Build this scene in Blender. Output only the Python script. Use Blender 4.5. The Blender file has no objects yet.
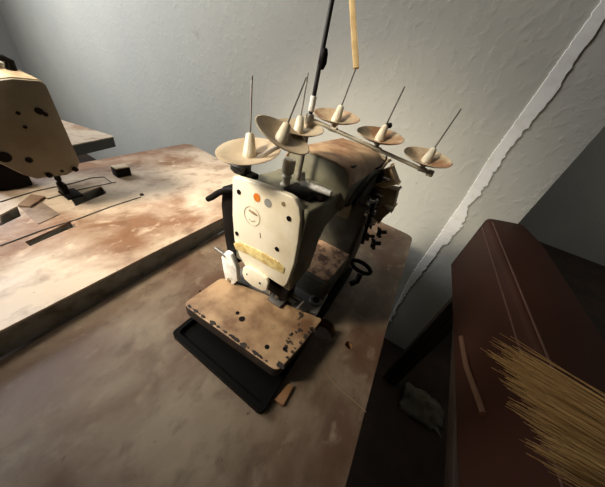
import bpy, bmesh, math, random
from mathutils import Vector, Matrix, noise

scene = bpy.context.scene
col = scene.collection
random.seed(7)

# ------------------------------------------------------------------ camera
FOC = 228.0                      # focal length in pixels of a 605x487 frame
CX, CY = 302.5, 243.5
CAM = Vector((0, 0, 1.15))
def _dir(p):
    return Vector((p[0]-CX, -(p[1]-CY), -FOC)).normalized()
_up = -_dir((228, 550))          # verticals converge to this nadir point
_x = _dir((465, 112)); _x = (_x - _up*_x.dot(_up)).normalized()
_y = _up.cross(_x)
ROT = Matrix((_x, _y, _up))      # camera vector -> world vector
cam_data = bpy.data.cameras.new('camera')
cam_data.sensor_width = 36
cam_data.lens = FOC/605*36
cam_data.clip_start = 0.01
cam = bpy.data.objects.new('camera', cam_data); col.objects.link(cam)
cam.matrix_world = Matrix.Translation(CAM) @ ROT.to_4x4()
scene.camera = cam

# survey helpers: a sight line meets a plane of known height / depth
def ray(p): return ROT @ Vector((p[0]-CX, -(p[1]-CY), -FOC))
def at_z(p, z): r = ray(p); return CAM + r*((z-CAM.z)/r.z)
def at_x(p, x): r = ray(p); return CAM + r*((x-CAM.x)/r.x)
def at_y(p, y): r = ray(p); return CAM + r*((y-CAM.y)/r.y)
def at_d(p, d): return CAM + ray(p)*(d/FOC)

# ------------------------------------------------------------------ light
world = bpy.data.worlds.new('world'); scene.world = world
world.use_nodes = True
bg = world.node_tree.nodes['Background']
bg.inputs['Color'].default_value = (1.0, 0.95, 0.88, 1)
bg.inputs['Strength'].default_value = 0.018

def area(name, loc, target, sx, sy, power, color):
    l = bpy.data.lights.new(name, 'AREA'); l.shape = 'RECTANGLE'
    l.size, l.size_y, l.energy, l.color = sx, sy, power, color
    o = bpy.data.objects.new(name, l); col.objects.link(o)
    o.location = loc
    o.rotation_euler = (Vector(target)-Vector(loc)).to_track_quat('-Z', 'Y').to_euler()
    return o
pool = area('pool_light', (-0.50, 0.90, 1.72), (0.50, 0.42, 0.84), 0.28, 0.28, 3.3, (1.0, 0.91, 0.77))  # unseen warm light added to make the pool on machine and tables
pool.data.spread = math.radians(50)
win = area('window_daylight', (-0.3, 2.9, 2.3), (1.03, 1.7, 1.2), 0.9, 0.9, 34, (0.92, 0.95, 1.0))
win.data.spread = math.radians(150)
area('overhead_fill', (0.30, 0.90, 2.4), (0.95, 0.6, 1.0), 0.4, 0.4, 2.8, (1.0, 0.93, 0.79))  # unseen warm fill added overhead for wall and tables
area('far_wall_fill', (2.4, -2.9, 2.1), (3.9, -1.5, 1.2), 0.6, 0.6, 4, (1.0, 0.97, 0.86))  # unseen fill added to lift the far wall

vs = scene.view_settings
vs.view_transform = 'Standard'; vs.look = 'None'; vs.gamma = 1.0
vs.use_curve_mapping = False
vs.exposure = 0.5

# ------------------------------------------------------------------ helpers
class MB:
    """collects shapes into one bmesh"""
    def __init__(self): self.bm = bmesh.new()
    def box(self, lo, hi, bev=0.0, seg=2, mat=None):
        lo, hi = Vector(lo), Vector(hi)
        r = bmesh.ops.create_cube(self.bm, size=1.0)
        vs_ = r['verts']; c = (lo+hi)/2; d = hi-lo
        for v in vs_:
            v.co = Vector((v.co.x*d.x, v.co.y*d.y, v.co.z*d.z)) + c
            if mat is not None: v.co = mat @ v.co
        if bev:
            es = list({e for v in vs_ for e in v.link_edges})
            bmesh.ops.bevel(self.bm, geom=es, offset=bev, segments=seg, profile=0.5, affect='EDGES')
        return self
    def lathe(self, prof, p0, axis, n=28):
        """prof: (radius, height along axis)"""
        p0 = Vector(p0); a = Vector(axis).normalized()
        u = a.orthogonal().normalized(); w = a.cross(u)
        rings = []
        for r, h in prof:
            if r < 1e-6: rings.append([self.bm.verts.new(p0 + a*h)])
            else:
                rings.append([self.bm.verts.new(p0 + a*h + (u*math.cos(2*math.pi*k/n) + w*math.sin(2*math.pi*k/n))*r) for k in range(n)])
        for A, B in zip(rings, rings[1:]):
            for k in range(n):
                k2 = (k+1) % n
                if len(A) == 1 and len(B) == 1: continue
                if len(A) == 1: self.bm.faces.new((A[0], B[k], B[k2]))
                elif len(B) == 1: self.bm.faces.new((A[k], A[k2], B[0]))
                else: self.bm.faces.new((A[k], A[k2], B[k2], B[k]))
        return self
    def cyl(self, p0, p1, r, r2=None, n=20, bev=0.0):
        p0, p1 = Vector(p0), Vector(p1); L = (p1-p0).length
        r2 = r if r2 is None else r2
        if bev:
            prof = [(0, 0), (r-bev, 0), (r, bev), (r2, L-bev), (r2-bev, L), (0, L)]
        else:
            prof = [(0, 0), (r, 0), (r2, L), (0, L)]
        return self.lathe(prof, p0, p1-p0, n)
    def tube(self, pts, r, n=10):
        pts = [Vector(p) for p in pts]
        rings = []; u = None
        for i, p in enumerate(pts):
            t = (pts[min(i+1, len(pts)-1)] - pts[max(i-1, 0)]).normalized()
            u = t.orthogonal().normalized() if u is None else (u - t*u.dot(t)).normalized()
            w = t.cross(u)
            rr = r[i] if isinstance(r, (list, tuple)) else r
            rings.append([self.bm.verts.new(p + (u*math.cos(2*math.pi*k/n) + w*math.sin(2*math.pi*k/n))*rr) for k in range(n)])
        for A, B in zip(rings, rings[1:]):
            for k in range(n): self.bm.faces.new((A[k], A[(k+1) % n], B[(k+1) % n], B[k]))
        self.bm.faces.new(rings[0][::-1]); self.bm.faces.new(rings[-1])
        return self
    def prism(self, pts, vec, bev=0.0, seg=2):
        """closed outline pts (3-D, planar) swept by vec"""
        vec = Vector(vec)
        f = self.bm.faces.new([self.bm.verts.new(Vector(p)) for p in pts])
        r = bmesh.ops.extrude_face_region(self.bm, geom=[f])
        nv = [g for g in r['geom'] if isinstance(g, bmesh.types.BMVert)]
        for v in nv: v.co += vec
        if bev:
            vs_ = set(nv) | set(f.verts)
            es = list({e for v in vs_ for e in v.link_edges})
            bmesh.ops.bevel(self.bm, geom=es, offset=bev, segments=seg, profile=0.5, affect='EDGES')
        return self
    def holed(self, outer, holes, z0, z1):
        """flat slab from an outline with holes cut right through"""
        loops = []
        for lp in [outer]+holes:
            vv = [self.bm.verts.new((p[0], p[1], z1)) for p in lp]
            loops.append(vv)
            for a, b in zip(vv, vv[1:]+vv[:1]): self.bm.edges.new((a, b))
        es = [self.bm.edges.get((a, b)) for vv in loops for a, b in zip(vv, vv[1:]+vv[:1])]
        r = bmesh.ops.triangle_fill(self.bm, use_beauty=True, use_dissolve=False, edges=es)
        fs = [g for g in r['geom'] if isinstance(g, bmesh.types.BMFace)]
        r = bmesh.ops.extrude_face_region(self.bm, geom=fs)
        for g in r['geom']:
            if isinstance(g, bmesh.types.BMVert): g.co.z = z0
        return self
    def build(self, name, mat, parent=None, smooth=40, orphan_loc=None):
        bm = self.bm
        bmesh.ops.recalc_face_normals(bm, faces=bm.faces[:])
        off = Vector((0, 0, 0))
        if parent is not None: off = Vector(parent['_o'])
        elif orphan_loc is not None: off = Vector(orphan_loc)
        for v in bm.verts: v.co -= off
        for f in bm.faces: f.smooth = True
        for e in bm.edges:
            if len(e.link_faces) == 2 and e.calc_face_angle(0) > math.radians(smooth): e.smooth = False
        me = bpy.data.meshes.new(name); bm.to_mesh(me); bm.free()
        for m in (mat if isinstance(mat, (list, tuple)) else [mat]): me.materials.append(m)
        o = bpy.data.objects.new(name, me); col.objects.link(o)
        if parent is not None:
            o.parent = parent
        else: o.location = off
        o['_o'] = tuple(off)
        return o

def thing(name, loc, label, cat, group=None):
    o = bpy.data.objects.new(name, None); col.objects.link(o)
    o.empty_display_size = 0.05
    o.location = loc; o['_o'] = tuple(loc)
    return tag(o, label, cat, group)
def tag(o, label, cat, group=None):
    o['label'] = label; o['category'] = cat
    if group: o['group'] = group
    return o
def struct(o): o['kind'] = 'structure'; return o

def rounded(pts, r, n=5):
    """round the corners of a 2-D outline; r may be one number or one per corner"""
    out = []; N = len(pts)
    for i in range(N):
        p = Vector(pts[i]).to_2d(); a = Vector(pts[i-1]).to_2d(); b = Vector(pts[(i+1) % N]).to_2d()
        ri = r[i] if isinstance(r, (list, tuple)) else r
        if ri <= 0: out.append((p.x, p.y)); continue
        da, db = (a-p), (b-p)
        ri = min(ri, da.length*0.45, db.length*0.45)
        s, e = p+da.normalized()*ri, p+db.normalized()*ri
        for k in range(n+1):
            t = k/n
            q = s*(1-t)**2 + p*2*t*(1-t) + e*t*t
            out.append((q.x, q.y))
    return out
def circle(cx, cy, r, n=24): return [(cx+r*math.cos(2*math.pi*k/n), cy+r*math.sin(2*math.pi*k/n)) for k in range(n)]

# ------------------------------------------------------------------ materials
def new_mat(name):
    m = bpy.data.materials.new(name); m.use_nodes = True
    nt = m.node_tree
    return m, nt, nt.nodes['Principled BSDF']
def node(nt, t, **kw):
    n = nt.nodes.new(t)
    for k, v in kw.items():
        if k in n.inputs: n.inputs[k].default_value = v
        else: setattr(n, k, v)
    return n
def noise_fac(nt, scale, lo, hi, detail=6, rough=0.6, stretch=None, dist=0.0):
    tc = node(nt, 'ShaderNodeTexCoord')
    src = tc.outputs['Object']
    if stretch:
        mp = node(nt, 'ShaderNodeMapping'); mp.inputs['Scale'].default_value = stretch
        nt.links.new(src, mp.inputs['Vector']); src = mp.outputs['Vector']
    n = node(nt, 'ShaderNodeTexNoise', Scale=scale, Detail=detail, Roughness=rough, Distortion=dist)
    nt.links.new(src, n.inputs['Vector'])
    mr = node(nt, 'ShaderNodeMapRange'); mr.clamp = True
    mr.inputs['From Min'].default_value = lo; mr.inputs['From Max'].default_value = hi
    nt.links.new(n.outputs['Fac'], mr.inputs['Value'])
    return mr.outputs['Result']
def mix(nt, fac, a, b):
    m = node(nt, 'ShaderNodeMix'); m.data_type = 'RGBA'
    nt.links.new(fac, m.inputs['Factor'])
    for s, v in (('A', a), ('B', b)):
        sock = [i for i in m.inputs if i.name == s and i.type == 'RGBA'][0]
        if isinstance(v, tuple): sock.default_value = v if len(v) == 4 else v+(1,)
        else: nt.links.new(v, sock)
    return [o for o in m.outputs if o.type == 'RGBA'][0]
def bump(nt, b, h, strength, dist=0.002):
    n = node(nt, 'ShaderNodeBump', Strength=strength, Distance=dist)
    nt.links.new(h, n.inputs['Height']); nt.links.new(n.outputs['Normal'], b.inputs['Normal'])
def plain(name, c, rough=0.5, metal=0.0, dirt=None, dscale=40, dlo=0.5, dhi=0.7, second=None, bmp=0.0):
    m, nt, b = new_mat(name)
    b.inputs['Roughness'].default_value = rough; b.inputs['Metallic'].default_value = metal
    if dirt:
        f = noise_fac(nt, dscale, dlo, dhi)
        c_out = mix(nt, f, c, dirt)
        if second:
            f2 = noise_fac(nt, second[1], second[2], second[3], detail=3)
            c_out = mix(nt, f2, c_out, second[0])
        nt.links.new(c_out, b.inputs['Base Color'])
        if bmp: bump(nt, b, f, bmp, 0.0006)
    else:
        f = noise_fac(nt, 60, 0.3, 0.7)
        nt.links.new(mix(nt, f, tuple(x*0.85 for x in c), c), b.inputs['Base Color'])
    return m

def wall_mat(name, base, low, speck=True):
    m, nt, b = new_mat(name); b.inputs['Roughness'].default_value = 0.75
    big = noise_fac(nt, 1.6, 0.35, 0.65, detail=4)
    c = mix(nt, big, base, low)
    if speck:
        sp = noise_fac(nt, 22, 0.70, 0.78, detail=5, rough=0.7)
        c = mix(nt, sp, c, (0.17, 0.16, 0.15))
        st = noise_fac(nt, 5, 0.62, 0.78, detail=9, rough=0.75, stretch=(1, 1, 2.2))
        c = mix(nt, st, c, (0.40, 0.37, 0.33))
    nt.links.new(c, b.inputs['Base Color'])
    f1 = noise_fac(nt, 42, 0.5, 0.8, detail=3, rough=0.5)
    bump(nt, b, f1, 0.30, 0.0035)
    return m
M = {}
M['wall'] = wall_mat('rough_plaster', (0.53, 0.515, 0.44), (0.47, 0.46, 0.41))
M['deep'] = wall_mat('dim_plaster', (0.50, 0.49, 0.45), (0.45, 0.44, 0.41), False)
M['strip'] = plain('white_filler', (0.92, 0.90, 0.84), 0.7, dirt=(0.80, 0.77, 0.68), dscale=30, dlo=0.5, dhi=0.75, bmp=0.4)
M['floor'] = plain('brown_floor', (0.055, 0.031, 0.018), 0.8, dirt=(0.028, 0.018, 0.012), dscale=6, dlo=0.4, dhi=0.65)

def table_mat(name, cream, brown, lo, hi, scale, seed, fine, band=None):
    m, nt, b = new_mat(name)
    tc = node(nt, 'ShaderNodeTexCoord')
    mp = node(nt, 'ShaderNodeMapping'); mp.inputs['Location'].default_value = (seed, seed*1.7, 0)
    mp.inputs['Scale'].default_value = (1.0, 1.35, 1)
    nt.links.new(tc.outputs['Object'], mp.inputs['Vector'])
    def nz(s, a, z, d=6, r=0.58):
        n = node(nt, 'ShaderNodeTexNoise', Scale=s, Detail=d, Roughness=r, Distortion=0.25)
        nt.links.new(mp.outputs['Vector'], n.inputs['Vector'])
        mr = node(nt, 'ShaderNodeMapRange'); mr.inputs['From Min'].default_value = a; mr.inputs['From Max'].default_value = z
        nt.links.new(n.outputs['Fac'], mr.inputs['Value']); return mr.outputs['Result']
    c = mix(nt, nz(scale, lo, hi), cream, brown)
    c = mix(nt, nz(scale*4.5, 0.52, 0.85), c, tuple(x*0.62 for x in brown))
    c = mix(nt, nz(24, 0.56, 0.80, 5), c, tuple(x*1.22 for x in cream))
    c = mix(nt, nz(17, 0.60, 0.82, 5), c, tuple(x*0.7 for x in brown))
    c = mix(nt, nz(95, 0.68, 0.76, 3), c, fine)
    if band:                                  # grime worn in along one edge of the top
        sx = node(nt, 'ShaderNodeSeparateXYZ'); nt.links.new(tc.outputs['Object'], sx.inputs[0])
        mm = node(nt, 'ShaderNodeMath', operation='MULTIPLY_ADD'); mm.inputs[1].default_value = -band[0]
        nt.links.new(sx.outputs['X'], mm.inputs[0]); nt.links.new(sx.outputs['Y'], mm.inputs[2])
        mr = node(nt, 'ShaderNodeMapRange'); mr.inputs['From Min'].default_value = band[1]-band[2]; mr.inputs['From Max'].default_value = band[1]
        mr.inputs['To Max'].default_value = 1.5
        nt.links.new(mm.outputs[0], mr.inputs['Value'])
        m2 = node(nt, 'ShaderNodeMath', operation='MULTIPLY'); m2.use_clamp = True
        nt.links.new(mr.outputs['Result'], m2.inputs[0]); nt.links.new(nz(9, 0.25, 0.6), m2.inputs[1])
        c = mix(nt, m2.outputs[0], c, brown)
    nt.links.new(c, b.inputs['Base Color'])
    rr = node(nt, 'ShaderNodeMapRange'); rr.inputs['To Min'].default_value = 0.38; rr.inputs['To Max'].default_value = 0.7
    nt.links.new(nz(6, 0.35, 0.65), rr.inputs['Value']); nt.links.new(rr.outputs['Result'], b.inputs['Roughness'])
    return m
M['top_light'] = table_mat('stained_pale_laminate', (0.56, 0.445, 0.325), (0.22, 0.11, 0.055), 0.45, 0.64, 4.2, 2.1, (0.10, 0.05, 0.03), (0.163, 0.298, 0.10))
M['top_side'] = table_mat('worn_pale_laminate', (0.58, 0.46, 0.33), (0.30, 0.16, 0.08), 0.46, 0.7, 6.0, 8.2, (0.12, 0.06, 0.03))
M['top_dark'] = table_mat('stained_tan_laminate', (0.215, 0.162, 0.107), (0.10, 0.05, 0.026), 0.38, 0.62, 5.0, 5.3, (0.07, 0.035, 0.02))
M['edge'] = plain('grey_edge_band', (0.27, 0.26, 0.23), 0.6, dirt=(0.11, 0.09, 0.07), dscale=25)
M['edge_dark'] = plain('dark_edge_band', (0.07, 0.065, 0.055), 0.6)
M['wood_edge'] = plain('raw_wood', (0.24, 0.115, 0.045), 0.7, dirt=(0.13, 0.055, 0.02), dscale=30)
M['leg'] = plain('painted_steel', (0.06, 0.06, 0.06), 0.5)
M['black'] = plain('black_oily_metal', (0.010, 0.008, 0.007), 0.5)
M['pan'] = plain('black_enamel', (0.004, 0.0035, 0.003), 0.5)
for k_ in ('black', 'pan'):
    M[k_].node_tree.nodes['Principled BSDF'].inputs['Specular IOR Level'].default_value = 0.07
M['rubber'] = plain('black_plastic', (0.020, 0.018, 0.017), 0.45)
M['plate'] = plain('dirty_tan_paint', (0.43, 0.275, 0.145), 0.5, dirt=(0.15, 0.075, 0.033), dscale=18, dlo=0.40, dhi=0.66, second=((0.035, 0.022, 0.014), 26, 0.66, 0.69), bmp=0.3)
M['worn'] = plain('bare_dark_iron', (0.022, 0.013, 0.008), 0.7, dirt=(0.06, 0.034, 0.018), dscale=60, dlo=0.5, dhi=0.7)
M['face'] = plain('cream_enamel', (0.90, 0.81, 0.62), 0.35, dirt=(0.74, 0.60, 0.38), dscale=16, dlo=0.5, dhi=0.8, second=((0.20, 0.11, 0.05), 40, 0.735, 0.76))
M['cream'] = plain('cream_plastic', (0.74, 0.66, 0.49), 0.4, dirt=(0.50, 0.37, 0.22), dscale=30, dlo=0.5, dhi=0.75)
M['knobc'] = plain('aged_ivory_plastic', (0.70, 0.63, 0.48), 0.45, dirt=(0.5, 0.4, 0.27), dscale=50)
M['white'] = plain('white_paint', (0.88, 0.86, 0.79), 0.4, dirt=(0.42, 0.36, 0.27), dscale=60, dlo=0.5, dhi=0.72)
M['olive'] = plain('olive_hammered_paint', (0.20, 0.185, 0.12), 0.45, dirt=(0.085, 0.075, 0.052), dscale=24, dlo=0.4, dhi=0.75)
M['olive_shade'] = plain('shaded_olive_paint', (0.075, 0.070, 0.05), 0.5, dirt=(0.03, 0.027, 0.02), dscale=24, dlo=0.4, dhi=0.7)  # same olive paint, shade of the column side put into the colour
M['rusty'] = plain('rusty_cream_paint', (0.56, 0.37, 0.20), 0.55, dirt=(0.24, 0.11, 0.045), dscale=17, dlo=0.40, dhi=0.62, second=((0.10, 0.05, 0.025), 40, 0.66, 0.74), bmp=0.5)
M['dust'] = plain('lint_covered_metal', (0.40, 0.24, 0.13), 0.9, dirt=(0.10, 0.05, 0.03), dscale=60, dlo=0.42, dhi=0.6, bmp=0.8)
M['steel'] = plain('dull_steel', (0.42, 0.38, 0.32), 0.35, 0.85, dirt=(0.22, 0.16, 0.10), dscale=50)
M['pin'] = plain('tarnished_pin_steel', (0.16, 0.14, 0.115), 0.5, 0.3)
M['chrome'] = plain('chrome', (0.6, 0.58, 0.54), 0.22, 1.0)
M['grey'] = plain('grey_metal', (0.17, 0.155, 0.135), 0.45, 0.4)
M['dish'] = plain('tan_plastic', (0.52, 0.42, 0.28), 0.5, dirt=(0.36, 0.24, 0.13), dscale=20, dlo=0.4, dhi=0.7)
M['dish_dirty'] = plain('rust_dusted_plastic', (0.60, 0.47, 0.30), 0.5, dirt=(0.34, 0.17, 0.08), dscale=22, dlo=0.42, dhi=0.58)
M['orange'] = plain('orange_sticker', (0.80, 0.22, 0.02), 0.5)
M['dotgrey'] = plain('grey_sticker', (0.33, 0.31, 0.28), 0.5)
M['tape'] = plain('yellowed_tape', (0.84, 0.68, 0.30), 0.4, dirt=(0.60, 0.42, 0.15), dscale=90, dlo=0.4, dhi=0.6, bmp=0.7)
M['print'] = plain('faded_print', (0.60, 0.49, 0.32), 0.5)
M['printdark'] = plain('brown_print', (0.30, 0.20, 0.10), 0.5)
M['head_dark'] = plain('grimy_beige_paint', (0.19, 0.165, 0.11), 0.45, dirt=(0.13, 0.10, 0.06), dscale=14, dlo=0.35, dhi=0.7, second=((0.05, 0.03, 0.018), 22, 0.68, 0.74))
M['head_edge'] = plain('worn_beige_edge', (0.42, 0.31, 0.18), 0.5, dirt=(0.2, 0.13, 0.07), dscale=40)
M['lint'] = plain('dusty_wood_block', (0.62, 0.50, 0.36), 0.9, dirt=(0.45, 0.33, 0.2), dscale=60)
M['lug'] = plain('dusty_brown_metal', (0.24, 0.15, 0.09), 0.8, dirt=(0.16, 0.09, 0.055), dscale=50)
M['lugdark'] = plain('dull_brown_metal', (0.26, 0.19, 0.135), 0.7, dirt=(0.16, 0.10, 0.07), dscale=30)
M['slat'] = plain('yellowed_wood', (0.66, 0.47, 0.22), 0.6, dirt=(0.5, 0.33, 0.14), dscale=30)
M['maroon'] = plain('maroon_vinyl', (0.038, 0.013, 0.008), 0.6, dirt=(0.033, 0.014, 0.008), dscale=7, dlo=0.4, dhi=0.65)
M['maroon'].node_tree.nodes['Principled BSDF'].inputs['Specular IOR Level'].default_value = 0.12
M['piping'] = plain('worn_maroon_piping', (0.075, 0.027, 0.016), 0.5)
M['dark_wood'] = plain('dark_brown_wood', (0.030, 0.015, 0.008), 0.6, dirt=(0.015, 0.008, 0.005), dscale=20)
M['fin'] = plain('tan_casting', (0.55, 0.42, 0.24), 0.6, dirt=(0.30, 0.19, 0.09), dscale=30, dlo=0.4, dhi=0.7)
M['strap'] = plain('brown_leather', (0.085, 0.035, 0.015), 0.6)
M['rag'] = plain('grey_cloth', (0.36, 0.32, 0.25), 0.9, dirt=(0.2, 0.17, 0.13), dscale=30)
m, nt, b = new_mat('dry_straw'); b.inputs['Roughness'].default_value = 0.6
oi = node(nt, 'ShaderNodeNewGeometry')
nt.links.new(mix(nt, oi.outputs['Random Per Island'], (0.50, 0.31, 0.11), (0.30, 0.16, 0.05)), b.inputs['Base Color'])
M['straw'] = m

# ------------------------------------------------------------------ structure
WX = 1.03                                     # face of the plastered wall
JAMB = -0.334
o = struct(MB().box((-2.6, -3.2, -0.1), (4.2, 4.2, 0)).build('floor', M['floor']))
def grid_wall(name, y0, y1, z0, z1):
    return struct(MB().box((WX, y0, z0), (WX+0.14, y1, z1)).build(name, M['wall']))
grid_wall('wall_back', JAMB, 4.1, 0, 2.6)
struct(MB().box((-2.6, 4.1, 0), (WX+0.14, 4.22, 2.6)).build('wall_left', M['deep']))
struct(MB().box((3.9, -3.2, 0), (4.05, 4.1, 2.6)).build('wall_far', M['deep']))
# ragged ridge of white filler running up the wall
lp = [(588.6, 18), (563, 54), (538, 90), (520, 115), (504, 137), (489, 158), (476, 179), (464, 199), (449, 220), (435.5, 240), (422, 259), (409, 278.6), (402, 293), (395, 308), (390, 318)]
rp = [(606, 18), (580, 54), (556, 91), (544, 107), (529, 126), (512, 146), (497, 169), (480, 195), (469, 205), (459, 230), (443, 245), (430, 263), (408, 291), (398, 306), (392, 318)]
def zy(px): p = at_x(px, WX); return p.y, p.z
L = [zy(p) for p in lp]; R = [zy(p) for p in rp]
topL, topR = (L[0][0]-(L[3][0]-L[0][0])*0.6, 2.6), (R[0][0], 2.6)
def sample(S, z):
    for (y0, z0), (y1, z1) in zip(S, S[1:]):
        if z0 >= z >= z1: return y0+(y1-y0)*((z-z0)/(z1-z0) if z1 != z0 else 0)
    return S[0][0] if z > S[0][1] else S[-1][0]
bm_ = MB(); rows = []
N = 420
for i in range(N+1):
    z = 2.55 - (2.55-0.03)*i/N
    a, bb = sample(L, z), sample(R, z)
    ja = 0.0012*noise.noise((z*60, 0.3, 0)); low_ = 1.0 if z < 1.2 else 0.35
    jb = low_*(-0.016*max(0, noise.noise((z*26, 4.3, 0))-0.05) + 0.010*noise.noise((z*75, 9, 0)) + 0.006*noise.noise((z*190, 2, 0)))
    ja += 0.004*noise.noise((z*150, 6, 0))
    a += ja; bb += jb
    if bb > a-0.006: bb = a-0.006
    t = 0.004+0.0008*noise.noise((z*60, 7, 1))
    rows.append([bm_.bm.verts.new((WX+0.002, a, z)), bm_.bm.verts.new((WX-t*0.95, a-0.0012, z)),
                 bm_.bm.verts.new((WX-t, (a+bb)/2, z)), bm_.bm.verts.new((WX-t*0.95, bb+0.0012, z)), bm_.bm.verts.new((WX+0.002, bb, z))])
for A, B in zip(rows, rows[1:]):
    for k in range(4): bm_.bm.faces.new((A[k], A[k+1], B[k+1], B[k]))
struct(bm_.build('trim_1', M['strip'], smooth=30))

# ------------------------------------------------------------------ tables
def table(name, outline, holes, z1, thick, top, edge, legs, label, cat, group=None, rad=0.02, core=None):
    cx = sum(p[0] for p in outline)/len(outline); cy = sum(p[1] for p in outline)/len(outline)
    t = thing(name, (cx, cy, 0), label, cat, group)
    out = rounded(outline, rad)
    c = Vector((cx, cy))
    MB().holed(out, holes, z1-0.004, z1).build('table_top', top, t)
    MB().holed([tuple(c+(Vector(p)-c)*0.9995) for p in out], holes, z1-thick, z1-0.004).build('edge_band', edge, t)
    for x, y in legs:
        MB().box((x-0.02, y-0.02, 0.012), (x+0.02, y+0.02, z1-thick), 0.003).box((x-0.03, y-0.03, 0), (x+0.03, y+0.03, 0.012), 0.003).build('leg', M['leg'], t)
    return t
# table under the near machine
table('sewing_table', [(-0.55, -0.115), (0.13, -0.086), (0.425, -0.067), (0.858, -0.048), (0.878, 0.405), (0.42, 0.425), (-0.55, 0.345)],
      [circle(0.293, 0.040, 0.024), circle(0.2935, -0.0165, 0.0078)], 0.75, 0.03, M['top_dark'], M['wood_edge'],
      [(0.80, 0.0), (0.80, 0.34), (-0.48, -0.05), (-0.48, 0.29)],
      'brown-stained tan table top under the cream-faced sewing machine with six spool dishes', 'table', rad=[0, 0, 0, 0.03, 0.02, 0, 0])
# table of the left-hand machine: its top is let in for the machine bed
p_slot = [(0.018, 0.625), (0.030, 0.588), (0.128, 0.600), (0.124, 0.622)]
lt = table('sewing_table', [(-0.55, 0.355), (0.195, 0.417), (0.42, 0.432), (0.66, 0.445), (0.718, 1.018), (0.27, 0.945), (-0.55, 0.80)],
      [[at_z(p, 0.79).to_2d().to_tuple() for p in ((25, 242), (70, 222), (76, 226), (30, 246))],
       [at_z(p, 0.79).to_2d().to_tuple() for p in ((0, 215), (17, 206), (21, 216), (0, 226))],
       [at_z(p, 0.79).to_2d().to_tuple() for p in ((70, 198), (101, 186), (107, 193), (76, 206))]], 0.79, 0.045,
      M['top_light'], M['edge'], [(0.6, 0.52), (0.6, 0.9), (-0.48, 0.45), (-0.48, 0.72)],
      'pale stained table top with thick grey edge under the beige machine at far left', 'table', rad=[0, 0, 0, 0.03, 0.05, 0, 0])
def rib(name, pxs, z, r, mat, parent):
    pts = [at_z(p, z) for p in pxs]; MB().tube(pts, r, 6).build(name, mat, parent)
# dark seams and shallow plates of the bed set into that table
rib('bed_seam', [(0, 246), (40, 231), (78, 219), (110, 207), (141, 197)], 0.7905, 0.0016, M['edge_dark'], lt)
rib('bed_seam', [(0, 202), (36, 191), (74, 183), (91, 178), (104, 177), (112, 183)], 0.7905, 0.0016, M['edge_dark'], lt)
rib('bed_seam', [(48, 199), (78, 190), (116, 182)], 0.7905, 0.0014, M['edge_dark'], lt)
MB().cyl(at_z((142, 196), 0.787), at_z((142, 196), 0.787)+Vector((0, 0, 0.006)), 0.005).build('bed_screw', M['black'], lt)
def flat(name, pxs, z0, z1, mat, parent, bev=0.0):
    pts = [at_z(p, z1) for p in pxs]
    return MB().prism([(p.x, p.y, z1) for p in pts], (0, 0, z0-z1), bev).build(name, mat, parent)
flat('slide_plate', [(18, 206), (36, 198), (60, 214), (38, 224)], 0.788, 0.7912, M['lugdark'], lt, 0.0004)
flat('hinge_lug', [(17, 205), (31, 194), (45, 196), (30, 206)], 0.788, 0.796, M['lug'], lt, 0.001)
# table end against the wall behind the left machine
tp = [at_z(p, 0.75) for p in ((65, 121), (115, 136.3), (74, 144.5), (20, 156))]
table('side_table', [(tp[0].x-0.12, tp[0].y+0.46), (tp[0].x, tp[0].y), (tp[1].x, tp[1].y), (tp[2].x, tp[2].y), (tp[3].x, tp[3].y), (-0.2, 1.2), (-0.2, 1.95)], [], 0.75, 0.045,
      M['top_side'], M['edge_dark'], [(0.15, 1.6), (-0.1, 1.75), (-0.1, 1.3), (0.1, 1.3)],
      'tan table end with dark edge showing behind the left machine by the wall', 'table', rad=[0, 0, 0.02, 0, 0, 0, 0])

# small block on the left table
bl = at_z((121, 178), 0.79)
t = thing('wooden_block', (0.325, 0.80, 0.79), 'small black block with pale top on the left table', 'block')
MB().box((0.305, 0.792, 0.79), (0.345, 0.822, 0.816), 0.002).build('body', M['black'], t)
MB().box((0.306, 0.793, 0.816), (0.344, 0.821, 0.819), 0.001).build('top', M['lint'], t)

# ------------------------------------------------------------------ left machine
FY = 0.70
lm = thing('sewing_machine', (0.16, 0.80, 0.79), 'grimy beige sewing machine head cut off at the left edge', 'sewing machine', None)
pf = [(-6, 79), (12, 77), (40, 79.5), (46, 83), (49, 89), (81, 163), (79, 169), (68, 176), (52, 178), (37, 180), (24, 176), (8, 168), (-10, 160), (-22, 120)]
P = [at_y(p, FY) for p in pf]
MB().prism([(p.x, FY+0.008, p.z) for p in P], (0, 0.20, 0), 0.004).build('arm', M['head_edge'], lm)
MB().box((0.072, 0.835, 0.7905), (0.135, 0.895, 0.90), 0.006).build('column', M['black'], lm)
ctr = sum((Vector((p.x, FY, p.z)) for p in P), Vector())/len(P)
MB().prism([tuple(ctr+(Vector((p.x, FY, p.z))-ctr)*0.975) for p in P], (0, 0.0078, 0), 0.002).build('face_plate', M['head_dark'], lm)
def face_disc(px, r, y, d, mat, name, parent):
    p = at_y(px, y); return MB().cyl((p.x, y-d, p.z), (p.x, y+0.004, p.z), r, n=18, bev=min(d*0.3, 0.0008)).build(name, mat, parent)
face_disc((39, 111), 0.0062, FY, 0.003, M['black'], 'screw', lm)
face_disc((45, 114), 0.0040, FY, 0.004, M['black'], 'screw', lm)
for px, r in (((18, 113), 0.0032), ((25, 127), 0.0030), ((29, 160), 0.0056), ((4, 157), 0.010), ((62, 171), 0.0028)):
    face_disc(px, r, FY, 0.002, M['black'], 'screw', lm)
for px in ((49, 175), (75, 169)):
    face_disc(px, 0.0055, FY, 0.004, M['black'], 'screw', lm)
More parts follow.
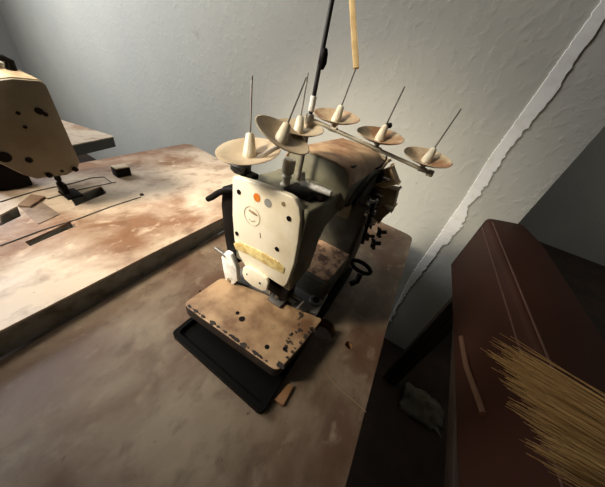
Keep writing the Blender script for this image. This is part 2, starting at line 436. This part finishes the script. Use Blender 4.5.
# column behind and bed under the arm
nb = at_z((66, 196), 0.793)
MB().cyl((0.166, 0.755, 0.83), (0.166, 0.755, 0.90), 0.006).cyl((0.166, 0.755, 0.797), (0.166, 0.755, 0.83), 0.0045).build('needle_bar', M['black'], lm)
MB().box((0.158, 0.722, 0.7905), (0.192, 0.772, 0.796), 0.002).box((0.160, 0.742, 0.796), (0.174, 0.766, 0.822), 0.003).build('presser_foot', M['black'], lm)
# black loop lever with a pale panel on top of the head
lv = [at_y(p, 0.78) for p in ((-8, 57), (3, 58), (9, 61), (11, 68), (16, 76))]
MB().tube(lv, [0.004, 0.006, 0.0075, 0.008, 0.010], 8).build('top_lever', M['black'], lm)
w0 = at_y((-3, 69), 0.80)
MB().box((w0.x-0.012, 0.79, w0.z-0.022), (w0.x+0.012, 0.805, w0.z+0.014), 0.003).build('oil_cap', M['white'], lm)

# ------------------------------------------------------------------ near machine
sm = thing('sewing_machine', (0.31, 0.155, 0.75), 'cream-faced olive industrial sewing machine with orange dot on its face plate', 'sewing machine')
# black base tray
ot = rounded([(0.105, 0.245), (0.106, 0.047), (0.50, 0.060), (0.50, 0.262)], [0.008]*4)
inn = rounded([(0.113, 0.238), (0.114, 0.055), (0.49, 0.068), (0.49, 0.254)], [0.008]*4)
MB().holed(ot, [inn], 0.75, 0.762).holed(inn, [], 0.75, 0.754).build('base_tray', M['pan'], sm)
MB().prism([(x, y, 0.754) for x, y in rounded([(0.150, 0.238), (0.160, 0.075), (0.485, 0.080), (0.485, 0.24)], 0.01)], (0, 0, 0.034), 0.004).build('bed', M['black'], sm)
# cloth plate in front
cp = rounded([(0.136, 0.253), (0.147, 0.056), (0.200, 0.050), (0.272, 0.046), (0.262, 0.085), (0.246, 0.165), (0.222, 0.254)], [0.014, 0.012, 0, 0.008, 0.01, 0, 0.01])
MB().prism([(x, y, 0.802) for x, y in cp], (0, 0, -0.024), 0.0025, 3).build('cloth_plate', [M['plate'], M['worn']], sm)
plate = [o_ for o_ in col.objects if o_.name.startswith('cloth_plate')][0]
for f_ in plate.data.polygons:
    if f_.normal.z < 0.55: f_.material_index = 1
chips = MB(); rc = random.Random(3)
edge_pts = []
def along(a, b_, n_):
    for k_ in range(n_):
        t_ = (k_+rc.uniform(-0.4, 0.4))/n_
        edge_pts.append((a[0]+(b_[0]-a[0])*t_, a[1]+(b_[1]-a[1])*t_))
along((0.1405, 0.238), (0.1505, 0.066), 24); along((0.158, 0.0585), (0.262, 0.0495), 16)
along((0.205, 0.075), (0.235, 0.062), 7); along((0.180, 0.066), (0.205, 0.075), 4)
for (x_, y_) in edge_pts:
    if rc.random() < 0.25: continue
    r_ = rc.choice([1, 1, 1, 1.7])*rc.uniform(0.0012, 0.0028); n_ = 9; ph = rc.random()*9
    ring_ = [(x_+r_*(0.6+0.7*rc.random())*math.cos(2*math.pi*q_/n_), y_+r_*1.7*(0.5+0.8*rc.random())*math.sin(2*math.pi*q_/n_), 0.8024) for q_ in range(n_)]
    chips.prism(ring_, (0, 0, -0.003))
co = chips.build('chipped_paint', M['worn'], sm); co['kind'] = 'stuff'
def spot(px, r, name='screw_hole', mat='black', parent=None, z=0.802):
    p = at_z(px, z); MB().cyl((p.x, p.y, z-0.003), (p.x, p.y, z+0.0006), r, n=16).build(name, M[mat], parent or sm)
for px, r in (((242, 319), 0.0052), ((237.5, 313), 0.0032), ((267, 347), 0.0038), ((292, 334), 0.0024), ((200, 291), 0.0014), ((285, 349), 0.0036)):
    spot(px, r)
spot((273, 327), 0.0046, 'screw', 'printdark')
# needle plate and slides behind it
MB().prism([(x, y, 0.799) for x, y in [(0.228, 0.250), (0.252, 0.165), (0.268, 0.085), (0.276, 0.060), (0.335, 0.066), (0.330, 0.24)]], (0, 0, -0.012), 0.001).build('needle_plate', M['grey'], sm)
MB().box((0.262, 0.105, 0.799), (0.272, 0.185, 0.803), 0.001).box((0.276, 0.10, 0.799), (0.284, 0.18, 0.8025), 0.001).build('feed_slide', M['steel'], sm)
MB().cyl((0.300, 0.078, 0.797), (0.300, 0.078, 0.803), 0.013, n=24, bev=0.001).build('adjuster_ring', M['grey'], sm)
MB().cyl((0.300, 0.078, 0.803), (0.300, 0.078, 0.8045), 0.007, n=18).build('adjuster_hole', M['black'], sm)
# body: arm bed, column, arm, head
y0, y1 = 0.103, 0.222
MB().prism([(0.304, 0.066, 0.785), (0.315, 0.066, 0.842), (0.45, 0.072, 0.842), (0.45, 0.072, 0.785)], (0, 0.11, 0), 0.008, 3).build('looper_housing', M['olive_shade'], sm)
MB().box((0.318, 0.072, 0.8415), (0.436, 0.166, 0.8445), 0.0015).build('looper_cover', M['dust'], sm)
MB().box((0.432, 0.070, 0.76), (0.52, 0.225, 0.97), 0.008, 3).build('column', M['olive_shade'], sm)
side = [(0.226, 0.87), (0.285, 0.885), (0.292, 0.945), (0.305, 0.965), (0.34, 0.975), (0.41, 0.972), (0.428, 0.95), (0.432, 0.92), (0.515, 0.92), (0.515, 1.025), (0.30, 1.014), (0.226, 1.018)]
MB().prism([(x, y0, z) for x, z in side], (0, y1-y0, 0), 0.004, 3).build('arm', M['olive'], sm)
# raised housing on the arm: olive end face and sides under a rusty cover
prof = [(0.096, 0.985), (0.094, 1.030), (0.099, 1.043), (0.110, 1.051), (0.125, 1.054), (0.150, 1.0555), (0.195, 1.055), (0.208, 1.049), (0.214, 1.036), (0.216, 0.985)]
MB().prism([(0.330, y, z) for y, z in prof], (0.175, 0, 0), 0.0012).build('housing', M['olive'], sm)
pc = Vector((0.155, 1.0))
outr = [(0.0935, 1.030), (0.0985, 1.0445), (0.110, 1.053), (0.125, 1.0565), (0.150, 1.058), (0.195, 1.0575), (0.209, 1.051), (0.2165, 1.036)]
inr = [(0.0945, 1.0295), (0.0995, 1.0432), (0.110, 1.0512), (0.125, 1.0543), (0.150, 1.0558), (0.195, 1.0553), (0.2078, 1.0492), (0.2142, 1.036)]
MB().prism([(0.3285, y, z) for y, z in outr+inr[::-1]], (0.178, 0, 0)).build('housing_cover', M['rusty'], sm)
p = at_z((354, 166), 1.058); MB().box((p.x-0.007, p.y-0.0025, 1.056), (p.x+0.007, p.y+0.0025, 1.0585), 0.0005).build('cover_slot', M['black'], sm)
# face plate
FX = 0.22
fp = [(233.5, 176), (252, 181.5), (273, 189), (288, 195), (294, 199), (299, 209), (300.5, 220), (298, 243), (294, 265), (287, 284), (283.5, 287.5), (276, 283), (270, 279), (258, 274), (245, 266), (239, 256), (234, 240), (232, 215), (232, 180)]
F = [at_x(p, FX) for p in fp]
fpl = MB().prism([(FX, p.y, p.z) for p in F], (0.010, 0, 0), 0.0022, 3).build('face_plate', M['face'], sm)
def fdisc(px, r, d, mat, name, parent=fpl, sq=None):
    p = at_x(px, FX); return MB().cyl((FX-d, p.y, p.z), (FX+0.003, p.y, p.z), r, n=20).build(name, M[mat], parent)
for px in ((239, 192), (289, 218.5), (237, 233.5), (277, 249)): fdisc(px, 0.0036, 0.0009, 'black', 'screw')
fdisc((257, 197.5), 0.0060, 0.0005, 'orange', 'orange_sticker')
fdisc((268, 203), 0.0060, 0.0005, 'dotgrey', 'grey_sticker')
fdisc((283.5, 204), 0.0030, 0.0005, 'printdark', 'worn_mark')
# faint round emblem with a bar through it
pe = at_x((252, 216), FX)
ring = [(FX-0.0002, pe.y+0.0145*math.cos(a*math.pi/16), pe.z+0.0145*math.sin(a*math.pi/16)) for a in range(33)]
MB().tube(ring, 0.0005, 6).build('emblem_ring', M['print'], fpl)
a, bb = at_x((249, 210), FX), at_x((257, 215), FX)
MB().tube([(FX, a.y, a.z), (FX, (a.y+bb.y)/2, (a.z+bb.z)/2), (FX, bb.y, bb.z)], [0.0011, 0.002, 0.0011], 8).build('emblem_bar', M['printdark'], fpl)
a, bb, c = at_x((249, 219), FX), at_x((251.5, 221.5), FX), at_x((255, 221), FX)
MB().tube([(FX, q.y, q.z) for q in (a, bb, c)], 0.0006, 6).build('emblem_mark', M['printdark'], fpl)
a, bb = at_x((260, 233), FX), at_x((260.5, 238), FX)
MB().tube([(FX, q.y, q.z) for q in (a, bb)], 0.0007, 6).build('scratch', M['printdark'], fpl)
# strip of yellowed tape
tpts = [(234, 243), (240, 242), (252, 247), (266, 254), (279, 262), (285, 268), (283.5, 273), (276, 270), (262, 262), (248, 254), (236, 249)]
T = [at_x(p, FX) for p in tpts]
MB().prism([(FX-0.0012, p.y, p.z) for p in T], (0.002, 0, 0), 0.0004).build('tape_strip', M['tape'], fpl)
# lower guard tab
tb = [(243, 267.5), (247, 267), (258, 273), (266, 279), (268, 283), (266, 291), (262, 291), (252, 286), (244, 279), (242, 273)]
T = [at_x(p, FX-0.006) for p in tb]
gt = MB().prism([(FX-0.006, p.y, p.z) for p in T], (0.006, 0, 0), 0.0012, 2).build('needle_guard', M['face'], sm)
for px, r in (((247, 274), 0.0012), ((260, 283), 0.0018)):
    p = at_x(px, FX-0.006); MB().cyl((FX-0.0072, p.y, p.z), (FX-0.003, p.y, p.z), r, n=12).build('screw', M['black'], gt)
# needle bar, clamp and presser foot under the head
for y in (0.135, 0.15):
    MB().cyl((0.245, y, 0.815), (0.245, y, 0.89), 0.0035).build('needle_bar', M['steel'], sm)
MB().box((0.234, 0.110, 0.832), (0.262, 0.165, 0.856), 0.003).build('needle_clamp', M['black'], sm)
MB().box((0.236, 0.120, 0.8035), (0.285, 0.150, 0.8085), 0.0015).box((0.250, 0.128, 0.8085), (0.262, 0.142, 0.835), 0.002).build('presser_foot', M['grey'], sm)
a, bb = at_z((297, 309), 0.812), at_z((304, 302), 0.818)
MB().tube([a, bb], 0.0028, 8).build('lifter_pin', M['steel'], sm)
# black bracket, lever and cream lifter on the head's left side
def bar_px(name, pxs, x, r, mat, parent=sm, n=10): return MB().tube([at_x(p, x) for p in pxs], r, n).build(name, M[mat], parent)
br = [(224, 186), (233, 186), (236, 215), (239, 245), (241, 262), (231, 262), (226, 235), (223, 205)]
B_ = [at_x(p, 0.236) for p in br]
MB().prism([(0.232, p.y, p.z) for p in B_], (0.022, 0, 0), 0.002).build('side_bracket', M['black'], sm)
bar_px('tension_lever', [(234, 190), (226, 190), (219, 192.5), (213, 196.5), (208, 199)], 0.226, [0.0035, 0.0042, 0.0048, 0.0052, 0.0046], 'black')
lf = [(221, 257), (225, 252), (230, 255), (236, 268), (237, 281), (231, 287), (226, 284), (223, 270)]
B_ = [at_x(p, 0.222) for p in lf]
MB().prism([(0.222, p.y, p.z) for p in B_], (0.010, 0, 0), 0.002, 2).build('presser_lifter', M['white'], sm)
p = at_x((229, 280), 0.222); MB().cyl((0.220, p.y, p.z), (0.234, p.y, p.z), 0.005, bev=0.001).build('lifter_pivot', M['printdark'], sm)
bar_px('lifter_spring', [(215, 248), (221, 252), (226, 256)], 0.224, 0.0035, 'grey')
# things on top of the head
p = at_z((241, 165), 1.032)
MB().lathe([(0, -0.014), (0.011, -0.014), (0.0145, -0.010), (0.0145, -0.003), (0.011, 0.0), (0.0052, 0.0), (0.0048, -0.006), (0, -0.006)], (p.x, p.y, 1.036), (0, 0, 1)).build('rubber_cap', M['rubber'], sm)
MB().box((p.x-0.004, p.y-0.026, 1.018), (p.x+0.010, p.y+0.010, 1.026), 0.002).build('cap_bracket', M['black'], sm)
p = at_z((286, 183), 1.02)
kx, ky = p.x, p.y
MB().lathe([(0, 0), (0.0085, 0), (0.0085, 0.004), (0.0055, 0.007), (0.0055, 0.012), (0.0075, 0.016), (0.0055, 0.019), (0.0085, 0.022), (0.0090, 0.026), (0.0090, 0.038), (0.0078, 0.0405), (0, 0.0408)], (kx, ky, 1.014), (0, 0, 1)).build('top_knob', M['knobc'], sm)
MB().box((0.252, 0.118, 1.014), (0.285, 0.162, 1.022), 0.002).box((0.268, 0.108, 1.014), (0.300, 0.128, 1.024), 0.002).build('guide_block', M['black'], sm)
a, bb, c = at_z((302, 184), 1.030), at_z((316, 188), 1.033), at_z((331, 193.5), 1.033)
MB().tube([a, bb, c], [0.0050, 0.0048, 0.0042], 10).tube([a+Vector((0.004, 0.002, 0.0)), a+Vector((0.004, 0.004, 0.015))], [0.0045, 0.003], 8).build('release_lever', M['white'], sm)
# dark side: tension dials, springs, thread take-ups
td = [(0.500, 0.080, 1.010, 0.016), (0.492, 0.078, 0.975, 0.015), (0.505, 0.074, 0.942, 0.014)]
for x, y, z, r in td:
    k = MB().lathe([(0, 0), (r, 0), (r*1.05, 0.006), (r*0.7, 0.010), (r*0.9, 0.016), (r*0.55, 0.024), (0, 0.025)], (x, 0.105, z), (0, -1, 0)).build('tension_dial', M['black'], sm)
    MB().cyl((x, 0.082, z), (x, 0.066, z), 0.0035).build('dial_stud', M['chrome'], k)
for i, (px, d) in enumerate([((372, 203), 0.016), ((370, 214), 0.015), ((367, 226), 0.013)]):
    p = at_d(px, 0.435)
    MB().lathe([(0, 0), (d*0.55, 0), (d*0.6, 0.004), (d*0.25, 0.006), (d*0.25, 0.014), (d*0.5, 0.016), (d*0.45, 0.019), (0, 0.019)], p+Vector((0, 0.01, 0)), (0.25, -1, 0.1)).build('thread_guide', M['chrome' if i < 2 else 'grey'], sm)
for px, rr_ in (((378, 232), 0.0075), ((372, 243), 0.0085), ((366, 236), 0.006)):
    p = at_d(px, 0.44)
    nut = MB()
    nut.lathe([(0, 0), (rr_, 0), (rr_, 0.005), (rr_*0.5, 0.007), (rr_*0.5, 0.016), (0, 0.016)], p, (0.5, -1, 0.25), 12)
    for k in range(4):
        nut.box((-rr_*0.25, rr_*0.7, 0.0), (rr_*0.25, rr_*1.5, 0.004), 0.001, 2, Matrix.Translation(p) @ Vector((0.5, -1, 0.25)).to_track_quat('Z', 'Y').to_matrix().to_4x4() @ Matrix.Rotation(k*math.pi/2+0.4, 4, 'Z'))
    nut.build('wing_nut', M['rubber'], sm)
MB().tube([at_d(p, 0.435) for p in ((373, 204), (370, 216), (366, 230), (362, 244))], 0.0035, 8).build('guide_bar', M['black'], sm)
MB().tube([at_d(p, 0.44) for p in ((374, 176), (376, 169), (381, 166), (386, 160), (387.5, 152))], [0.0026, 0.0022, 0.0018, 0.0018, 0.0014], 8).build('thread_hook', M['black'], sm)
MB().tube([at_d(p, 0.44) for p in ((376, 178), (378, 171), (382, 170), (384, 174), (382, 178))], 0.0014, 8).build('thread_hook', M['black'], sm)
lo = [at_d((361+9.0*math.cos(a_*math.pi/12)+2.5*math.sin(a_*math.pi/12), 267+6.0*math.sin(a_*math.pi/12)+3*math.cos(a_*math.pi/12)), 0.43) for a_ in range(25)]
MB().tube(lo, 0.0040, 8).tube([at_d(p, 0.43) for p in ((360, 274), (357, 281), (350, 284))], 0.0055, 8).build('pull_loop', M['black'], sm)
MB().prism([(x, 0.098, z) for x, z in [(0.34, 0.99), (0.42, 1.03), (0.50, 1.035), (0.515, 0.93), (0.45, 0.95), (0.40, 0.985)]], (0, -0.008, 0), 0.003).build('side_cover', M['olive_shade'], sm)
MB().tube([(0.36, 0.088, 0.99), (0.40, 0.086, 1.015), (0.45, 0.086, 1.022)], 0.003, 8).build('thread_tube', M['black'], sm)
# finned handwheel at the far end
wc = Vector((0.535, 0.130, 0.955)); R0 = 0.082
wheel = MB()
wheel.cyl((0.526, wc.y, wc.z), (0.548, wc.y, wc.z), 0.060, n=32, bev=0.003)
for k in range(11):
    a = 2*math.pi*k/11+0.1
    m4 = Matrix.Translation(wc) @ Matrix.Rotation(a, 4, 'X')
    wheel.box((-0.010, 0.050, -0.0195), (0.014, R0+0.008, 0.0195), 0.004, 2, m4)
wheel.build('handwheel', M['fin'], sm)
MB().cyl((0.515, wc.y, wc.z), (0.530, wc.y, wc.z), 0.012).build('wheel_shaft', M['steel'], sm)

# wooden shim under the base corner
p = at_z((284, 397), 0.755)
tag(MB().prism([(p.x-0.012, p.y+0.010, 0.75), (p.x+0.018, p.y+0.006, 0.75), (p.x+0.022, p.y-0.004, 0.75), (p.x-0.010, p.y-0.006, 0.75)], (0, 0, 0.006), 0.001).build('wooden_shim', M['wood_edge'], None, orphan_loc=(p.x, p.y, 0.75)),
    'orange-brown wooden shim beside the black corner of the machine base', 'shim')

# ------------------------------------------------------------------ thread stand
pb = at_z((296.5, 188), 1.0)
ts = thing('thread_stand', (pb.x, pb.y, 1.02), 'steel thread stand with six tan spool dishes on the cream-faced machine', 'thread stand')
zt = at_y((308.5, 113), pb.y).z
def on_pole(z): return Vector((pb.x, pb.y, z))
MB().cyl(on_pole(1.012), on_pole(zt-0.01), 0.0036).build('lower_rod', M['steel'], ts)
MB().cyl(on_pole(zt-0.01), on_pole(1.52), 0.0028).build('pole', M['rubber'], ts)
MB().cyl(on_pole(zt+0.002), on_pole(zt+0.020), 0.0042, bev=0.0008).build('collar', M['white'], ts)
tw = at_y((325, 60), pb.y).z
MB().lathe([(0, -0.011), (0.003, -0.010), (0.0055, -0.004), (0.0048, 0.005), (0.0032, 0.010), (0, 0.011)], Vector((pb.x+0.001, pb.y-0.0025, tw)), (0, 0, 1), 12).build('tape_wad', M['black'], ts)
# cross bar of two parallel rails
e0, e1 = at_d((305, 116.5), 0.318), at_d((430, 173), 0.338)
d = (e1-e0).normalized(); side_ = d.cross(Vector((0, 0, 1))).normalized()
for s in (-1, 1):
    MB().tube([e0+side_*0.0045*s, e1+side_*0.0045*s], 0.0020, 8).build('cross_rail', M['cream'], ts)
MB().cyl(on_pole(e0.z-0.008), on_pole(e0.z+0.005), 0.0058, bev=0.001).build('clamp', M['steel'], ts)
MB().box(Vector(e1)-Vector((0.007, 0.005, 0.004)), Vector(e1)+Vector((0.007, 0.005, 0.004)), 0.002).build('rail_cap', M['cream'], ts)
# each dish: shallow saucer, cone and pin
def holder(px, dist, base_off, tip_px, tip_d, mat, r, cone=0.022, cone_tilt=None, cmat='cream', rail=True, coner=1.0):
    c = at_d(px, dist); tip = at_d(tip_px, tip_d)
    ax = (tip-c).normalized()
    n = (ROT @ cone_tilt).normalized() if cone_tilt else Vector((-0.16, -0.02, 1)).normalized()
    h = MB().lathe([(0.004, -0.0015), (r*0.35, 0.0), (r*0.8, 0.0042), (r, 0.0075), (r+0.0006, 0.0084), (r*0.98, 0.0088), (r*0.78, 0.0056), (r*0.35, 0.0014), (0.004, 0.0004), (0.004, -0.0015)], c, n, 40).build('spool_dish', M[mat], ts)
    q = coner
    MB().lathe([(0, -0.006), (0.0045*q, -0.006), (0.0072*q, 0.0), (0.0072*q, 0.002), (0.0046*q, cone), (0.0034*q, cone+0.0012), (0, cone+0.0012)], c, ax, 20).build('cone', M[cmat], h)
    MB().cyl(c+ax*(cone-0.004), tip, 0.00115, n=10).build('pin', M['pin'], h)
    return c, ax
holds = []
for px, dist, tip_px, tip_d, mat in [((335.5, 121.5), 0.340, (355.5, 69), 0.333, 'dish_dirty'), ((378.5, 140.5), 0.337, (404.5, 87), 0.332, 'dish_dirty'), ((425, 162), 0.338, (461, 109), 0.334, 'dish_dirty')]:
    c, ax = holder(px, dist, 0, tip_px, tip_d, mat, 0.034)
    k = (c-e0).dot(d); q = e0+d*k
    MB().tube([c-ax*0.004, q], 0.0030, 8).box(q-Vector((0.004, 0.006, 0.003)), q+Vector((0.004, 0.006, 0.003)), 0.001).build('stud', M['cream'], ts)
    holds.append((c, ax))
cC, aC = holder((298, 133), 0.309, 0, (308, 73), 0.298, 'dish', 0.0335, 0.020, cmat='knobc', cone_tilt=Vector((0.15, 0.72, 0.68)))
tilt = (at_d((300, 84), 0.285)-at_d((279, 135), 0.30)).normalized()
cB, aB = holder((280.5, 141), 0.266, 0, (306, 78), 0.285, 'dish', 0.034, 0.022, cone_tilt=Vector((0.50, 0.58, 0.62)), coner=1.15)
cA, aA = holder((249.5, 156.5), 0.285, 0, (252, 76), 0.270, 'dish', 0.039, 0.026, cone_tilt=Vector((0.02, 0.70, 0.71)), cmat='knobc', coner=1.15)
bz = cC - Vector((0, 0, 0.010))
MB().tube([on_pole(bz.z), cC-aC*0.006, cB-aB*0.008, cA-aA*0.008], 0.0026, 8).build('side_arm', M['steel'], ts)
q = holds[1]
p = at_d((389.5, 125.5), 0.335)
MB().lathe([(0, -0.004), (0.003, -0.003), (0.0042, 0.0), (0.003, 0.003), (0, 0.004)], p, (0.3, 0.2, 1), 10).build('thread_scrap', M['black'], ts)
# upper thread guide arm, above the picture
MB().tube([on_pole(1.50), Vector((at_d((352.5, -60), 0.345).x, at_d((352.5, -60), 0.345).y, 1.50))], 0.004, 8).build('guide_arm', M['rubber'], ts)

# yellowed slat standing on the tip of the first pin
a = at_d((356.2, 68.5), 0.333); bb = at_d((353, 17), 0.338); bb = a+(bb-a)*2.3
d2 = (bb-a).normalized(); u = ROT @ Vector((1, 0, 0)); u = (u-d2*u.dot(d2)).normalized(); w = d2.cross(u)
pts = [a+u*sx*0.0042+w*sy*0.0018 for sx, sy in ((-1, -1), (1, -1), (1, 1), (-1, 1))]
tag(MB().prism(pts, bb-a, 0.0005).build('wooden_stick', M['slat'], None, orphan_loc=a),
    'narrow yellowed slat hanging upright over the tip of a spool pin', 'slat')

# hair-thin thread trailing over the table
th = [at_z(p, 0.7507) for p in ((320, 346), (321, 358), (325, 370), (332, 381), (342, 391), (352, 399), (366, 412))]
tag(MB().tube(th, 0.0006, 6).build('loose_thread', M['printdark'], None, orphan_loc=th[0]),
    'thin dark loose thread curling over the tan table right of the machine', 'thread')

# ------------------------------------------------------------------ dark right-hand side
ST = 0.672
sd = thing('wooden_stand', (0.55, -0.31, 0), 'dark wooden stand under the maroon case beside the sewing table', 'stand')
MB().box((0.12, -0.330, ST-0.03), (0.86, -0.255, ST), 0.004).build('stand_top', M['dark_wood'], sd)
for x, y in ((0.16, -0.312), (0.16, -0.275), (0.80, -0.312), (0.80, -0.275)):
    MB().box((x-0.015, y-0.015, 0), (x+0.015, y+0.015, ST-0.03), 0.003).build('leg', M['dark_wood'], sd)
bn = thing('storage_case', (0.5, -0.31, ST), 'long maroon vinyl case with rounded corners in the dark at right', 'case')
fl, fr2, fr = Vector((0.930, -0.219)), Vector((1.006, -0.340)), Vector((0.862, -0.371))
nl, nr = Vector((0.06, -0.270)), Vector((0.06, -0.392))
out = rounded([tuple(nl), tuple(nr), tuple(fr), tuple(fr2), tuple(fl)], [0.02, 0.02, 0.035, 0.03, 0.02])
MB().prism([(x, y, ST) for x, y in out], (0, 0, 0.218), 0.011, 4).build('case_body', M['maroon'], bn)
li = []
for k in range(30):
    q = nl.lerp(fl, 0.02+0.94*k/29); li.append((q.x, q.y-0.012, 0.8895))
MB().tube(li, 0.0022, 8).build('piping', M['piping'], bn)
li2 = [(nl.lerp(fl, 0.02+0.95*k/29).x, nl.lerp(fl, 0.02+0.95*k/29).y+0.0005, 0.862) for k in range(30)]
MB().tube(li2, 0.0016, 8).build('seam', M['piping'], bn)
s0, s1 = nl.lerp(fl, (0.52-0.06)/0.87), nl.lerp(fl, (0.32-0.06)/0.87)
MB().tube([(s0.x, s0.y+0.002, 0.715), ((s0.x+s1.x)/2, (s0.y+s1.y)/2+0.008, 0.735), (s1.x, s1.y+0.002, 0.76)], 0.006, 8).build('strap', M['strap'], bn)

# straw broom: bristles over the case, handle down to the floor
zb = 0.8905
root = Vector((0.222, -0.425, 0.915))
bro = thing('straw_broom', (0.25, -1.15, 0), 'straw broom leaning bristles-up over the maroon case at lower right', 'broom')
tipA, tipB = at_z((481, 340), 0.90), at_z((528, 455), 0.90)
straw = MB()
def strand(s, lift, ln, curl):
    base = root + Vector(((s-0.5)*0.05, 0.0, lift*0.8-0.008))
    tip = tipA.lerp(tipB, 1-s)
    tip = root + (tip-root)*ln
    tip.z = zb+0.0025+lift*1.35*ln
    pts = []
    for k in range(7):
        t = k/6
        q = base.lerp(tip, t)
        q += Vector((curl*math.sin(t*3.1)*0.5, curl*t*t*0.6, 0.006*math.sin(t*math.pi)+abs(curl)*0.35*t*t))
        pts.append(q)
    straw.tube(pts, [0.0007, 0.0007, 0.00065, 0.0006, 0.0005, 0.00038, 0.0002], 4)
for i in range(950):
    s_ = random.random()
    clump = 0.5+0.5*math.sin(s_*23)
    strand(s_, random.random()**1.3*0.032, (0.80+0.16*clump)*random.uniform(0.86, 1.06), random.gauss(0, 0.008))
for i in range(30):
    strand(random.uniform(-0.28, 0.0), random.random()*0.015, random.uniform(0.7, 0.95), random.gauss(0, 0.012))
so = straw.build('bristles', M['straw'], bro)
so['kind'] = 'stuff'
MB().tube([root+Vector((0, 0.02, 0.004)), root+Vector((0, -0.01, 0.002)), root+Vector((0, -0.04, -0.02))], [0.030, 0.024, 0.014], 16).build('binding', M['dark_wood'], bro)
MB().tube([root+Vector((0, -0.03, -0.012)), root+Vector((0.005, -0.08, -0.06)), Vector((0.25, -1.15, 0.0))], 0.011, 12).build('handle', M['slat'], bro)

# crumpled cloth on the floor
rg = MB(); g = 14; vsx = []
for i in range(g+1):
    row = []
    for j in range(g+1):
        u_, v_ = i/g-0.5, j/g-0.5
        rr = math.hypot(u_, v_)
        h = max(0.0, 0.07*(1-rr*1.7)) + 0.03*noise.noise((u_*7, v_*7, 2.2)) * (1-rr)
        row.append(rg.bm.verts.new((0.775+u_*0.15+0.02*noise.noise((u_*4, v_*4, 5)), -0.462+v_*0.19+0.02*noise.noise((u_*4, v_*4, 9)), max(0.002, h+0.006))))
    vsx.append(row)
for i in range(g):
    for j in range(g): rg.bm.faces.new((vsx[i][j], vsx[i+1][j], vsx[i+1][j+1], vsx[i][j+1]))
r = bmesh.ops.solidify(rg.bm, geom=rg.bm.faces[:], thickness=0.0015)
tag(rg.build('crumpled_cloth', M['rag'], None, 60, (0.775, -0.44, 0)), 'pale crumpled cloth on the dark floor between table and maroon case', 'cloth')

for o in scene.objects:
    if '_o' in o: del o['_o']
